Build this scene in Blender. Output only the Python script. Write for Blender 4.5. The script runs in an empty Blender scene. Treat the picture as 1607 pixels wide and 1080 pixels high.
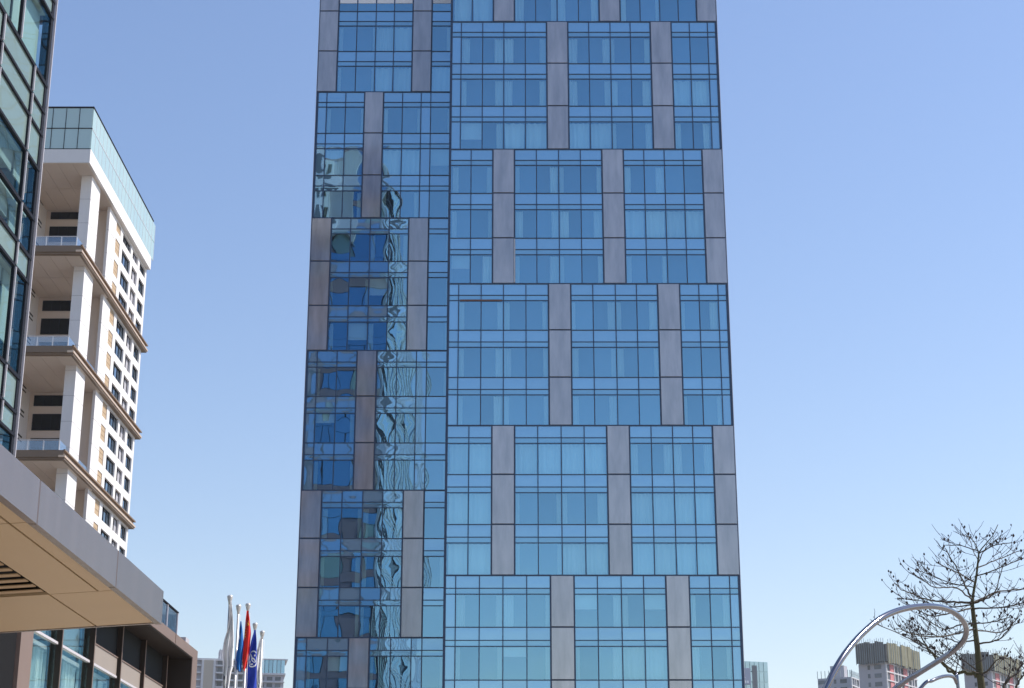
import bpy, math, random
from mathutils import Vector, Matrix
random.seed(7)
S = bpy.context.scene
COL = S.collection
R = math.radians

# ------------------------------------------------------------------ camera, sky, sun, exposure
PITCH, CAMZ, FPX = R(18.2), 1.6, 2684.0
cam_d = bpy.data.cameras.new('camera')
cam_d.sensor_width = 36.0
cam_d.lens = 60.13
cam_d.clip_end = 6000
cam = bpy.data.objects.new('camera', cam_d)
COL.objects.link(cam)
cam.location = (0, 0, CAMZ)
cam.rotation_euler = (math.pi / 2 + PITCH, 0, 0)
S.camera = cam
SUN_AZ, SUN_EL = 12.0, 52.0          # degrees left of +x / above the horizon
W = bpy.data.worlds.new('World')
S.world = W
W.use_nodes = True
wn, wl = W.node_tree.nodes, W.node_tree.links
sky = wn.new('ShaderNodeTexSky')
sky.sky_type = 'NISHITA'
sky.sun_disc = False
sky.sun_elevation = R(SUN_EL)
sky.sun_rotation = R(90 - SUN_AZ)
sky.air_density, sky.dust_density, sky.ozone_density = 1.3, 0.5, 1.3
hsv = wn.new('ShaderNodeHueSaturation')
hsv.inputs['Hue'].default_value = 0.502
hsv.inputs['Saturation'].default_value = 1.1
wl.new(sky.outputs[0], hsv.inputs['Color'])
air = wn.new('ShaderNodeMix')                 # one even tint over the whole sky: winter city air, less green
air.data_type, air.blend_type = 'RGBA', 'MULTIPLY'
air.inputs[0].default_value = 1
air.inputs[7].default_value = (1.02, 0.94, 0.985, 1)
wl.new(hsv.outputs[0], air.inputs[6])
wl.new(air.outputs[2], wn['Background'].inputs[0])
wn['Background'].inputs[1].default_value = 0.1
sd = bpy.data.lights.new('sun', 'SUN')
sd.energy = 3.2
sd.angle = R(0.5)
sd.color = (1.0, 0.95, 0.88)
sun = bpy.data.objects.new('sun', sd)
COL.objects.link(sun)
sv = Vector((math.cos(R(SUN_EL)) * math.cos(R(SUN_AZ)), math.cos(R(SUN_EL)) * math.sin(R(SUN_AZ)), math.sin(R(SUN_EL))))
sun.rotation_euler = sv.to_track_quat('Z', 'Y').to_euler()
sun.location = sv * 300
S.view_settings.view_transform = 'Standard'
S.view_settings.look = 'None'
S.view_settings.gamma = 1
S.view_settings.use_curve_mapping = False
S.view_settings.exposure = 0.76
S.render.engine = 'CYCLES'
S.cycles.max_bounces = 8
S.cycles.transparent_max_bounces = 12

# ------------------------------------------------------------------ materials
MATS = {}
def mat(name, col, rough=0.6, metal=0.0, spec=0.5, noise=0.0, nscale=1.0, bump=0.0, bscale=20.0, streak=0.0, per_obj=0.0):
    m = bpy.data.materials.new(name)
    m.use_nodes = True
    nt = m.node_tree
    b = nt.nodes['Principled BSDF']
    b.inputs['Roughness'].default_value = rough
    b.inputs['Metallic'].default_value = metal
    b.inputs['Specular IOR Level'].default_value = spec
    b.inputs['Base Color'].default_value = (*col, 1)
    geo = nt.nodes.new('ShaderNodeNewGeometry')
    last = None
    if noise or streak or per_obj:
        rgb = nt.nodes.new('ShaderNodeRGB')
        rgb.outputs[0].default_value = (*col, 1)
        last = rgb.outputs[0]
        def mul(fac_out, lo, hi):
            mr = nt.nodes.new('ShaderNodeMapRange')
            nt.links.new(fac_out, mr.inputs[0])
            mr.inputs[3].default_value, mr.inputs[4].default_value = lo, hi
            mx = nt.nodes.new('ShaderNodeMix')
            mx.data_type = 'RGBA'
            mx.blend_type = 'MULTIPLY'
            mx.inputs[0].default_value = 1
            nt.links.new(last, mx.inputs[6])
            nt.links.new(mr.outputs[0], mx.inputs[7])
            return mx.outputs[2]
        if noise:
            t = nt.nodes.new('ShaderNodeTexNoise')
            t.inputs['Scale'].default_value = nscale
            t.inputs['Detail'].default_value = 5
            nt.links.new(geo.outputs['Position'], t.inputs['Vector'])
            last = mul(t.outputs[0], 1 - noise, 1 + noise)
        if streak:
            mp = nt.nodes.new('ShaderNodeMapping')
            mp.inputs['Scale'].default_value = (3.0, 3.0, 0.12)
            nt.links.new(geo.outputs['Position'], mp.inputs[0])
            t = nt.nodes.new('ShaderNodeTexNoise')
            t.inputs['Scale'].default_value = 1.0
            t.inputs['Detail'].default_value = 4
            nt.links.new(mp.outputs[0], t.inputs['Vector'])
            last = mul(t.outputs[0], 1 - streak, 1 + streak)
        if per_obj:
            oi = nt.nodes.new('ShaderNodeObjectInfo')
            last = mul(oi.outputs['Random'], 1 - per_obj, 1 + per_obj)
        nt.links.new(last, b.inputs['Base Color'])
    if bump:
        t = nt.nodes.new('ShaderNodeTexNoise')
        t.inputs['Scale'].default_value = bscale
        t.inputs['Detail'].default_value = 3
        nt.links.new(geo.outputs['Position'], t.inputs['Vector'])
        bp = nt.nodes.new('ShaderNodeBump')
        bp.inputs['Strength'].default_value = bump
        bp.inputs['Distance'].default_value = 0.02
        nt.links.new(t.outputs[0], bp.inputs['Height'])
        nt.links.new(bp.outputs[0], b.inputs['Normal'])
    MATS[name] = m
    return m

def ripple_nodes(nt, amount, scale, stretch=1.0):
    """slight waviness of heat-treated glass"""
    geo = nt.nodes.new('ShaderNodeNewGeometry')
    mp = nt.nodes.new('ShaderNodeMapping')
    mp.inputs['Scale'].default_value = (scale * stretch, scale, scale)
    nt.links.new(geo.outputs['Position'], mp.inputs[0])
    t = nt.nodes.new('ShaderNodeTexNoise')
    t.inputs['Scale'].default_value = 1.0
    t.inputs['Detail'].default_value = 1.5
    nt.links.new(mp.outputs[0], t.inputs['Vector'])
    bp = nt.nodes.new('ShaderNodeBump')
    bp.inputs['Strength'].default_value = 1.0
    bp.inputs['Distance'].default_value = amount
    nt.links.new(t.outputs[0], bp.inputs['Height'])
    return bp.outputs[0]

def glass(name, gloss_col, fac, trans_col=None, diff_col=None, ripple=0.0, rscale=0.6, rough=0.0, vary=0.0, stretch=1.0):
    """coated facade glass: tinted mirror layer over a tinted see-through (or back-painted) layer"""
    m = bpy.data.materials.new(name)
    m.use_nodes = True
    nt = m.node_tree
    nt.nodes.clear()
    out = nt.nodes.new('ShaderNodeOutputMaterial')
    g = nt.nodes.new('ShaderNodeBsdfGlossy')
    g.inputs['Color'].default_value = (*gloss_col, 1)
    g.inputs['Roughness'].default_value = rough
    if trans_col:
        u = nt.nodes.new('ShaderNodeBsdfTransparent')
        u.inputs['Color'].default_value = (*trans_col, 1)
    else:
        u = nt.nodes.new('ShaderNodeBsdfDiffuse')
        u.inputs['Color'].default_value = (*diff_col, 1)
    fr = nt.nodes.new('ShaderNodeFresnel')
    gb = nt.nodes.new('ShaderNodeNewGeometry')
    io = nt.nodes.new('ShaderNodeMapRange')
    io.inputs[3].default_value, io.inputs[4].default_value = 1.5, 1 / 1.5   # same mirror strength from both sides
    nt.links.new(gb.outputs['Backfacing'], io.inputs[0])
    nt.links.new(io.outputs[0], fr.inputs['IOR'])
    mr = nt.nodes.new('ShaderNodeMapRange')
    mr.inputs[1].default_value, mr.inputs[2].default_value = 0.04, 1.0
    mr.inputs[3].default_value, mr.inputs[4].default_value = fac, 1.0
    nt.links.new(fr.outputs[0], mr.inputs[0])
    fo = mr.outputs[0]
    if vary:
        oi = nt.nodes.new('ShaderNodeObjectInfo')
        m2 = nt.nodes.new('ShaderNodeMapRange')
        m2.inputs[3].default_value, m2.inputs[4].default_value = 1 - vary, 1 + vary
        nt.links.new(oi.outputs['Random'], m2.inputs[0])
        mm = nt.nodes.new('ShaderNodeMath')
        mm.operation = 'MULTIPLY'
        nt.links.new(fo, mm.inputs[0])
        nt.links.new(m2.outputs[0], mm.inputs[1])
        fo = mm.outputs[0]
    mx = nt.nodes.new('ShaderNodeMixShader')
    nt.links.new(fo, mx.inputs[0])
    nt.links.new(u.outputs[0], mx.inputs[1])
    nt.links.new(g.outputs[0], mx.inputs[2])
    if ripple:
        n = ripple_nodes(nt, ripple, rscale, stretch)
        nt.links.new(n, g.inputs['Normal'])
    nt.links.new(mx.outputs[0], out.inputs[0])
    MATS[name] = m
    return m

def panel_metal(name, gcol, dcol, fac, rough, ripple=0.0, rscale=0.5):
    """pale lilac-grey polished cladding, half mirror, half dull"""
    m = bpy.data.materials.new(name)
    m.use_nodes = True
    nt = m.node_tree
    nt.nodes.clear()
    out = nt.nodes.new('ShaderNodeOutputMaterial')
    g = nt.nodes.new('ShaderNodeBsdfGlossy')
    g.inputs['Color'].default_value = (*gcol, 1)
    g.inputs['Roughness'].default_value = rough
    d = nt.nodes.new('ShaderNodeBsdfDiffuse')
    geo = nt.nodes.new('ShaderNodeNewGeometry')
    mp = nt.nodes.new('ShaderNodeMapping')
    mp.inputs['Scale'].default_value = (1.6, 1.6, 0.35)
    nt.links.new(geo.outputs['Position'], mp.inputs[0])
    t = nt.nodes.new('ShaderNodeTexNoise')
    t.inputs['Scale'].default_value = 1.0
    t.inputs['Detail'].default_value = 5
    nt.links.new(mp.outputs[0], t.inputs['Vector'])
    cr = nt.nodes.new('ShaderNodeMapRange')
    cr.inputs[1].default_value, cr.inputs[2].default_value = 0.3, 0.7
    cr.inputs[3].default_value, cr.inputs[4].default_value = 0.74, 1.26
    nt.links.new(t.outputs[0], cr.inputs[0])
    mu = nt.nodes.new('ShaderNodeMix')
    mu.data_type = 'RGBA'
    mu.blend_type = 'MULTIPLY'
    mu.inputs[0].default_value = 1
    mu.inputs[6].default_value = (*dcol, 1)
    nt.links.new(cr.outputs[0], mu.inputs[7])
    oi = nt.nodes.new('ShaderNodeObjectInfo')
    pv = nt.nodes.new('ShaderNodeMapRange')
    pv.inputs[3].default_value, pv.inputs[4].default_value = 0.88, 1.12
    nt.links.new(oi.outputs['Random'], pv.inputs[0])
    m3 = nt.nodes.new('ShaderNodeMix')
    m3.data_type = 'RGBA'
    m3.blend_type = 'MULTIPLY'
    m3.inputs[0].default_value = 1
    nt.links.new(mu.outputs[2], m3.inputs[6])
    nt.links.new(pv.outputs[0], m3.inputs[7])
    nt.links.new(m3.outputs[2], d.inputs['Color'])
    mx = nt.nodes.new('ShaderNodeMixShader')
    mx.inputs[0].default_value = fac
    nt.links.new(d.outputs[0], mx.inputs[1])
    nt.links.new(g.outputs[0], mx.inputs[2])
    if ripple:
        nt.links.new(ripple_nodes(nt, ripple, rscale), g.inputs['Normal'])
    nt.links.new(mx.outputs[0], out.inputs[0])
    MATS[name] = m
    return m

# hotel
glass('vision_glass', (0.43, 0.79, 1.0), 0.53, trans_col=(0.76, 0.94, 1.0), ripple=0.0003, rscale=0.7, vary=0.09)
glass('spandrel_glass', (0.44, 0.76, 1.0), 0.52, diff_col=(0.19, 0.36, 0.50), ripple=0.0003, rscale=0.7, vary=0.08)
glass('strip_glass', (0.42, 0.76, 0.98), 0.5, diff_col=(0.16, 0.31, 0.42), ripple=0.0003, rscale=0.7, vary=0.12)
panel_metal('lilac_panel', (0.65, 0.68, 0.72), (0.365, 0.355, 0.365), 0.40, 0.08, ripple=0.001, rscale=0.5)
mat('navy_metal', (0.026, 0.054, 0.115), 0.42, 0.0, 0.5)
mat('navy_dark', (0.008, 0.012, 0.022), 0.5)
mat('room_dark', (0.065, 0.15, 0.29), 0.9, noise=0.4, nscale=0.35)
mat('curtain', (0.88, 0.94, 0.88), 0.9, per_obj=0.12)
mat('plain_white', (0.9, 0.9, 0.9), 0.8)
mat('side_wall', (0.16, 0.20, 0.26), 0.35, noise=0.05, nscale=0.2)
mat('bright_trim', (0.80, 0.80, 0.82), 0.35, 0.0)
mat('rust_trim', (0.16, 0.07, 0.05), 0.6)
# green glass office
glass('green_glass', (0.62, 0.80, 0.80), 0.08, trans_col=(0.70, 0.85, 0.84), ripple=0.0015, rscale=0.5, vary=0.10)
glass('green_spandrel', (0.62, 0.80, 0.80), 0.10, diff_col=(0.23, 0.31, 0.295), ripple=0.0015, rscale=0.5, vary=0.10)
mat('dark_frame', (0.016, 0.019, 0.028), 0.75, 0.0, 0.12)
mat('silver_fin', (0.66, 0.62, 0.64), 0.4, 0.15)
mat('office_inner', (0.20, 0.25, 0.245), 0.9, noise=0.35, nscale=0.4)
mat('office_blind', (0.43, 0.475, 0.475), 0.9, per_obj=0.2)
mat('streak_frame', (0.5, 0.55, 0.6), 0.5)  # kept pale to lighten the strip mirrored by the hotel
mat('office_ceiling', (0.5, 0.5, 0.46), 0.9)
glass('deep_glass', (0.25, 0.50, 0.78), 0.55, diff_col=(0.02, 0.06, 0.12), ripple=0.002, rscale=0.4)
glass('streak_glass', (0.70, 0.85, 0.95), 0.35, diff_col=(0.54, 0.67, 0.78), ripple=0.001, rscale=0.4)  # sunlit look put into a pale colour, brightens the strip mirrored by the hotel
mat('brown_cladding', (0.24, 0.17, 0.19), 0.6, noise=0.12, nscale=0.3)
# apartments
mat('white_stone', (0.80, 0.77, 0.75), 0.75, noise=0.035, nscale=0.5, streak=0.04)
mat('soffit_white', (0.76, 0.66, 0.58), 0.8, noise=0.05, nscale=0.6)
mat('joint_dark', (0.20, 0.18, 0.17), 0.8)
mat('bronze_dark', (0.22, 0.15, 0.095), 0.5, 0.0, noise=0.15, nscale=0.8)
mat('bronze_sunlit', (0.74, 0.54, 0.38), 0.4, 0.35)  # sunlit highlight along the side of the lip, put into the colour
mat('tan_panel', (0.50, 0.36, 0.22), 0.7, noise=0.08, nscale=1.0)
glass('pale_glass', (0.8, 0.92, 0.9), 0.16, diff_col=(0.50, 0.64, 0.60), vary=0.10)
glass('window_glass', (0.75, 0.86, 0.95), 0.22, diff_col=(0.035, 0.045, 0.055), ripple=0.003, rscale=0.6, vary=0.4)
glass('rail_glass', (0.9, 0.95, 1.0), 0.18, trans_col=(0.82, 0.88, 0.92))
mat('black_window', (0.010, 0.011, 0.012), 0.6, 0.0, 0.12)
mat('dark_slot', (0.03, 0.028, 0.026), 0.8)
mat('white_frame', (0.75, 0.75, 0.76), 0.5)
# canopy + podium
mat('fascia_metal', (0.205, 0.165, 0.155), 0.27, 0.5, 0.5, noise=0.12, nscale=0.7, streak=0.22, bump=0.05, bscale=1.2, per_obj=0.07)
mat('soffit_tan', (0.53, 0.385, 0.23), 0.42, 0.0, 0.4, noise=0.06, nscale=0.7)
mat('soffit_joint', (0.10, 0.07, 0.045), 0.8)
mat('slat_tan', (0.42, 0.28, 0.15), 0.5)
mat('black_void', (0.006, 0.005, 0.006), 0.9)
mat('podium_brown', (0.24, 0.17, 0.14), 0.5, 0.2, noise=0.06, nscale=1.0, streak=0.06)
mat('podium_dark', (0.030, 0.022, 0.018), 0.6, 0.0, 0.25)
mat('podium_panel', (0.34, 0.29, 0.25), 0.55, 0.1, noise=0.06, nscale=1.2)
mat('charcoal_wall', (0.012, 0.012, 0.013), 0.8, 0.0, 0.1)
glass('podium_glass', (0.75, 0.88, 0.92), 0.10, trans_col=(0.90, 0.96, 0.95), ripple=0.003, rscale=0.8)
mat('podium_curtain', (0.78, 0.84, 0.80), 0.9)
# small things
mat('pole_metal', (0.62, 0.60, 0.58), 0.35, 0.45)
mat('white_cloth', (0.78, 0.77, 0.77), 0.85)
mat('cobalt_cloth', (0.015, 0.16, 0.50), 0.8)
mat('royal_cloth', (0.015, 0.048, 0.40), 0.8)
mat('red_cloth', (0.68, 0.018, 0.012), 0.8)
mat('yellow_print', (0.85, 0.50, 0.05), 0.8)
mat('white_print', (0.82, 0.84, 0.88), 0.8)
mat('grey_print', (0.06, 0.06, 0.08), 0.8)
mat('steel', (0.20, 0.20, 0.225), 0.16, 1.0, noise=0.12, nscale=9.0)
mat('bark', (0.060, 0.047, 0.034), 0.9, noise=0.3, nscale=8.0, bump=0.6, bscale=30.0)
mat('moss_bark', (0.060, 0.055, 0.026), 0.9, noise=0.35, nscale=6.0, bump=0.6, bscale=30.0)
mat('twig', (0.040, 0.030, 0.034), 0.9)
mat('bud', (0.022, 0.014, 0.016), 0.9)
mat('far_white', (0.66, 0.65, 0.66), 0.8, noise=0.04, nscale=0.1)
mat('far_grey', (0.44, 0.43, 0.46), 0.8, noise=0.05, nscale=0.1)
mat('far_tan', (0.50, 0.44, 0.36), 0.8)
mat('far_window', (0.10, 0.115, 0.13), 0.2, per_obj=0.5)
mat('far_pink', (0.62, 0.24, 0.24), 0.8)
mat('netting', (0.215, 0.205, 0.135), 0.95, noise=0.35, nscale=0.35, streak=0.35)
mat('netting_shaded', (0.15, 0.15, 0.14), 0.95, noise=0.3, nscale=0.4, streak=0.3)  # shaded copy of the netting, the shade put into its colour
mat('scaffold', (0.30, 0.36, 0.37), 0.6)
glass('teal_glass', (0.72, 0.88, 0.90), 0.45, diff_col=(0.30, 0.42, 0.43), vary=0.15)
glass('far_blue_glass', (0.5, 0.75, 0.9), 0.5, diff_col=(0.12, 0.24, 0.30), vary=0.2)
mat('logo_panel', (0.36, 0.40, 0.50), 0.7)
mat('paving', (0.34, 0.29, 0.235), 0.8, noise=0.12, nscale=0.4)
mat('soil', (0.12, 0.11, 0.09), 0.95, noise=0.25, nscale=0.02)

# ------------------------------------------------------------------ object helpers
ORG = {}
def org(o):
    return ORG.get(o, Vector((0, 0, 0)))

def thing(name, loc, label, cat, group=None, rz=0.0):
    o = bpy.data.objects.new(name, None)
    o.empty_display_size = 0.5
    COL.objects.link(o)
    o.location = loc
    o.rotation_euler = (0, 0, rz)
    o['label'], o['category'] = label, cat
    if group:
        o['group'] = group
    ORG[o] = Vector(loc) if rz == 0 else Vector((0, 0, 0))   # turned things take local coordinates
    return o

def link(name, me, parent, loc=(0, 0, 0), scale=None, rot=None, kind=None, label=None):
    """link a mesh under parent; loc is in scene coordinates (local ones for turned things)"""
    o = bpy.data.objects.new(name, me)
    COL.objects.link(o)
    v = Vector(loc)
    if parent is not None:
        o.parent = parent
        ORG[o] = v.copy()
        v = v - org(parent)
    o.location = v
    if scale:
        o.scale = scale
    if rot:
        o.rotation_euler = rot
    if kind:
        o['kind'] = kind
    if label:
        o['label'] = label
    return o

CUBES = {}
CV = [(-.5, -.5, -.5), (.5, -.5, -.5), (.5, .5, -.5), (-.5, .5, -.5), (-.5, -.5, .5), (.5, -.5, .5), (.5, .5, .5), (-.5, .5, .5)]
CF = [(0, 3, 2, 1), (4, 5, 6, 7), (0, 1, 5, 4), (1, 2, 6, 5), (2, 3, 7, 6), (3, 0, 4, 7)]
def cube(mname):
    if mname not in CUBES:
        me = bpy.data.meshes.new('block_' + mname)
        me.from_pydata(CV, [], CF)
        me.materials.append(MATS[mname])
        CUBES[mname] = me
    return CUBES[mname]

def box(name, mname, parent, x0, x1, y0, y1, z0, z1, **k):
    return link(name, cube(mname), parent, ((x0 + x1) / 2, (y0 + y1) / 2, (z0 + z1) / 2), (abs(x1 - x0), abs(y1 - y0), abs(z1 - z0)), **k)

class MB:
    def __init__(self):
        self.v, self.f, self.m = [], [], []
        self.mats = []
    def mi(self, mname):
        if mname not in self.mats:
            self.mats.append(mname)
        return self.mats.index(mname)
    def box(self, x0, x1, y0, y1, z0, z1, mname):
        n = len(self.v)
        for a in CV:
            self.v.append((x0 + (a[0] + .5) * (x1 - x0), y0 + (a[1] + .5) * (y1 - y0), z0 + (a[2] + .5) * (z1 - z0)))
        i = self.mi(mname)
        for f in CF:
            self.f.append(tuple(n + q for q in f))
            self.m.append(i)
    def poly(self, pts, mname):
        n = len(self.v)
        self.v += [tuple(p) for p in pts]
        self.f.append(tuple(range(n, n + len(pts))))
        self.m.append(self.mi(mname))
    def prism(self, bottom, top, mname):
        """two equal rings of points -> closed solid"""
        n, k = len(self.v), len(bottom)
        self.v += [tuple(p) for p in bottom] + [tuple(p) for p in top]
        i = self.mi(mname)
        fs = [tuple(n + q for q in reversed(range(k))), tuple(n + k + q for q in range(k))]
        fs += [(n + q, n + (q + 1) % k, n + k + (q + 1) % k, n + k + q) for q in range(k)]
        self.f += fs
        self.m += [i] * len(fs)
    def tube(self, pts, rad, mname, sides=6, cap=True):
        pts = [Vector(p) for p in pts]
        n0, i = len(self.v), self.mi(mname)
        up = None
        for k, p in enumerate(pts):
            d = (pts[min(k + 1, len(pts) - 1)] - pts[max(k - 1, 0)])
            d = d.normalized() if d.length > 1e-9 else Vector((0, 0, 1))
            if up is None:
                up = d.orthogonal().normalized()
            else:
                up = (up - d * up.dot(d))
                up = up.normalized() if up.length > 1e-6 else d.orthogonal().normalized()
            w = d.cross(up)
            r = rad[k] if isinstance(rad, (list, tuple)) else rad
            for s in range(sides):
                a = 2 * math.pi * s / sides
                self.v.append(tuple(p + (up * math.cos(a) + w * math.sin(a)) * r))
        for k in range(len(pts) - 1):
            for s in range(sides):
                a, b = n0 + k * sides + s, n0 + k * sides + (s + 1) % sides
                self.f.append((a, b, b + sides, a + sides))
                self.m.append(i)
        if cap:
            self.f.append(tuple(n0 + s for s in reversed(range(sides))))
            self.f.append(tuple(n0 + (len(pts) - 1) * sides + s for s in range(sides)))
            self.m += [i, i]
    def mesh(self, name, smooth=False, origin=(0, 0, 0)):
        me = bpy.data.meshes.new(name)
        o = Vector(origin)
        me.from_pydata([tuple(Vector(p) - o) for p in self.v], [], self.f)
        for mname in self.mats:
            me.materials.append(MATS[mname])
        me.polygons.foreach_set('material_index', self.m)
        if smooth:
            me.polygons.foreach_set('use_smooth', [True] * len(self.f))
        me.update()
        return me
    def put(self, name, parent, smooth=False, kind=None, label=None, loc=None):
        """vertices are in the same coordinates as loc in link()"""
        at_ = Vector(loc) if loc is not None else (org(parent) if parent is not None else Vector((0, 0, 0)))
        return link(name, self.mesh(name, smooth, at_), parent, at_, kind=kind, label=label)

def at(px, py, Y):
    """scene point at distance Y that the photograph shows at pixel (px, py)"""
    t = math.tan(PITCH + math.atan((540 - py) / FPX))
    return Vector(((px - 803.5) / FPX * Y * (math.cos(PITCH) + t * math.sin(PITCH)), Y, CAMZ + t * Y))

# ------------------------------------------------------------------ ground
def ground():
    mb = MB()
    mb.poly([(-2500, -1500, 0), (2500, -1500, 0), (2500, 3500, 0), (-2500, 3500, 0)], 'soil')
    o = mb.put('ground', None)
    o['kind'] = 'structure'
    mb = MB()
    mb.box(-60, 70, -90, 160, -0.2, 0.012, 'paving')
    o = mb.put('plaza_paving', None)
    o['kind'] = 'structure'
ground()

# ------------------------------------------------------------------ hotel tower
def pane_meshes(mname, bulge, seed):
    """unit panes (x, z) with the slight pillowing of sealed double glazing, facing -y"""
    rnd = random.Random(seed)
    out = []
    N = 6
    for k in range(5):
        a = bulge * rnd.uniform(0.5, 1.3) * rnd.choice((1, 1, -1))
        tx, tz = rnd.uniform(-1, 1) * bulge, rnd.uniform(-1, 1) * bulge
        b = bulge * rnd.uniform(-.5, .5)
        vs = []
        for j in range(N + 1):
            for i in range(N + 1):
                x, z = i / N - .5, j / N - .5
                y = -a * (1 - 4 * x * x) * (1 - 4 * z * z) + tx * x + tz * z + b * math.sin(2 * math.pi * z) * (1 - 4 * x * x)
                vs.append((x, y, z))
        fs = [(j * (N + 1) + i, j * (N + 1) + i + 1, (j + 1) * (N + 1) + i + 1, (j + 1) * (N + 1) + i) for j in range(N) for i in range(N)]
        me = bpy.data.meshes.new('pane_' + mname)
        me.from_pydata(vs, [], fs)
        me.materials.append(MATS[mname])
        me.polygons.foreach_set('use_smooth', [True] * len(fs))
        out.append(me)
    return out

def curtain_meshes():
    out = []
    rnd = random.Random(3)
    for k in range(4):
        n = 18
        vs, fs = [], []
        lean = rnd.uniform(-.16, .16)
        for j in range(2):
            for i in range(n + 1):
                u = i / n - .5
                x = u * (1 + (lean if j == 0 else 0)) 
                vs.append((x, 0.06 * math.sin(u * (16 + 5 * k)) + .025 * math.sin(u * 41 + k), j - .5))
        for i in range(n):
            fs.append((i, i + 1, n + 2 + i, n + 1 + i))
        me = bpy.data.meshes.new('curtain_cloth')
        me.from_pydata(vs, [], fs)
        me.materials.append(MATS['curtain'])
        me.polygons.foreach_set('use_smooth', [True] * n)
        out.append(me)
    return out
CURT = curtain_meshes()

H0, FH = 10.78 + CAMZ, 3.507       # lowest built floor line, storey height
NF = 17
def fz(j):
    return H0 + FH * j

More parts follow.
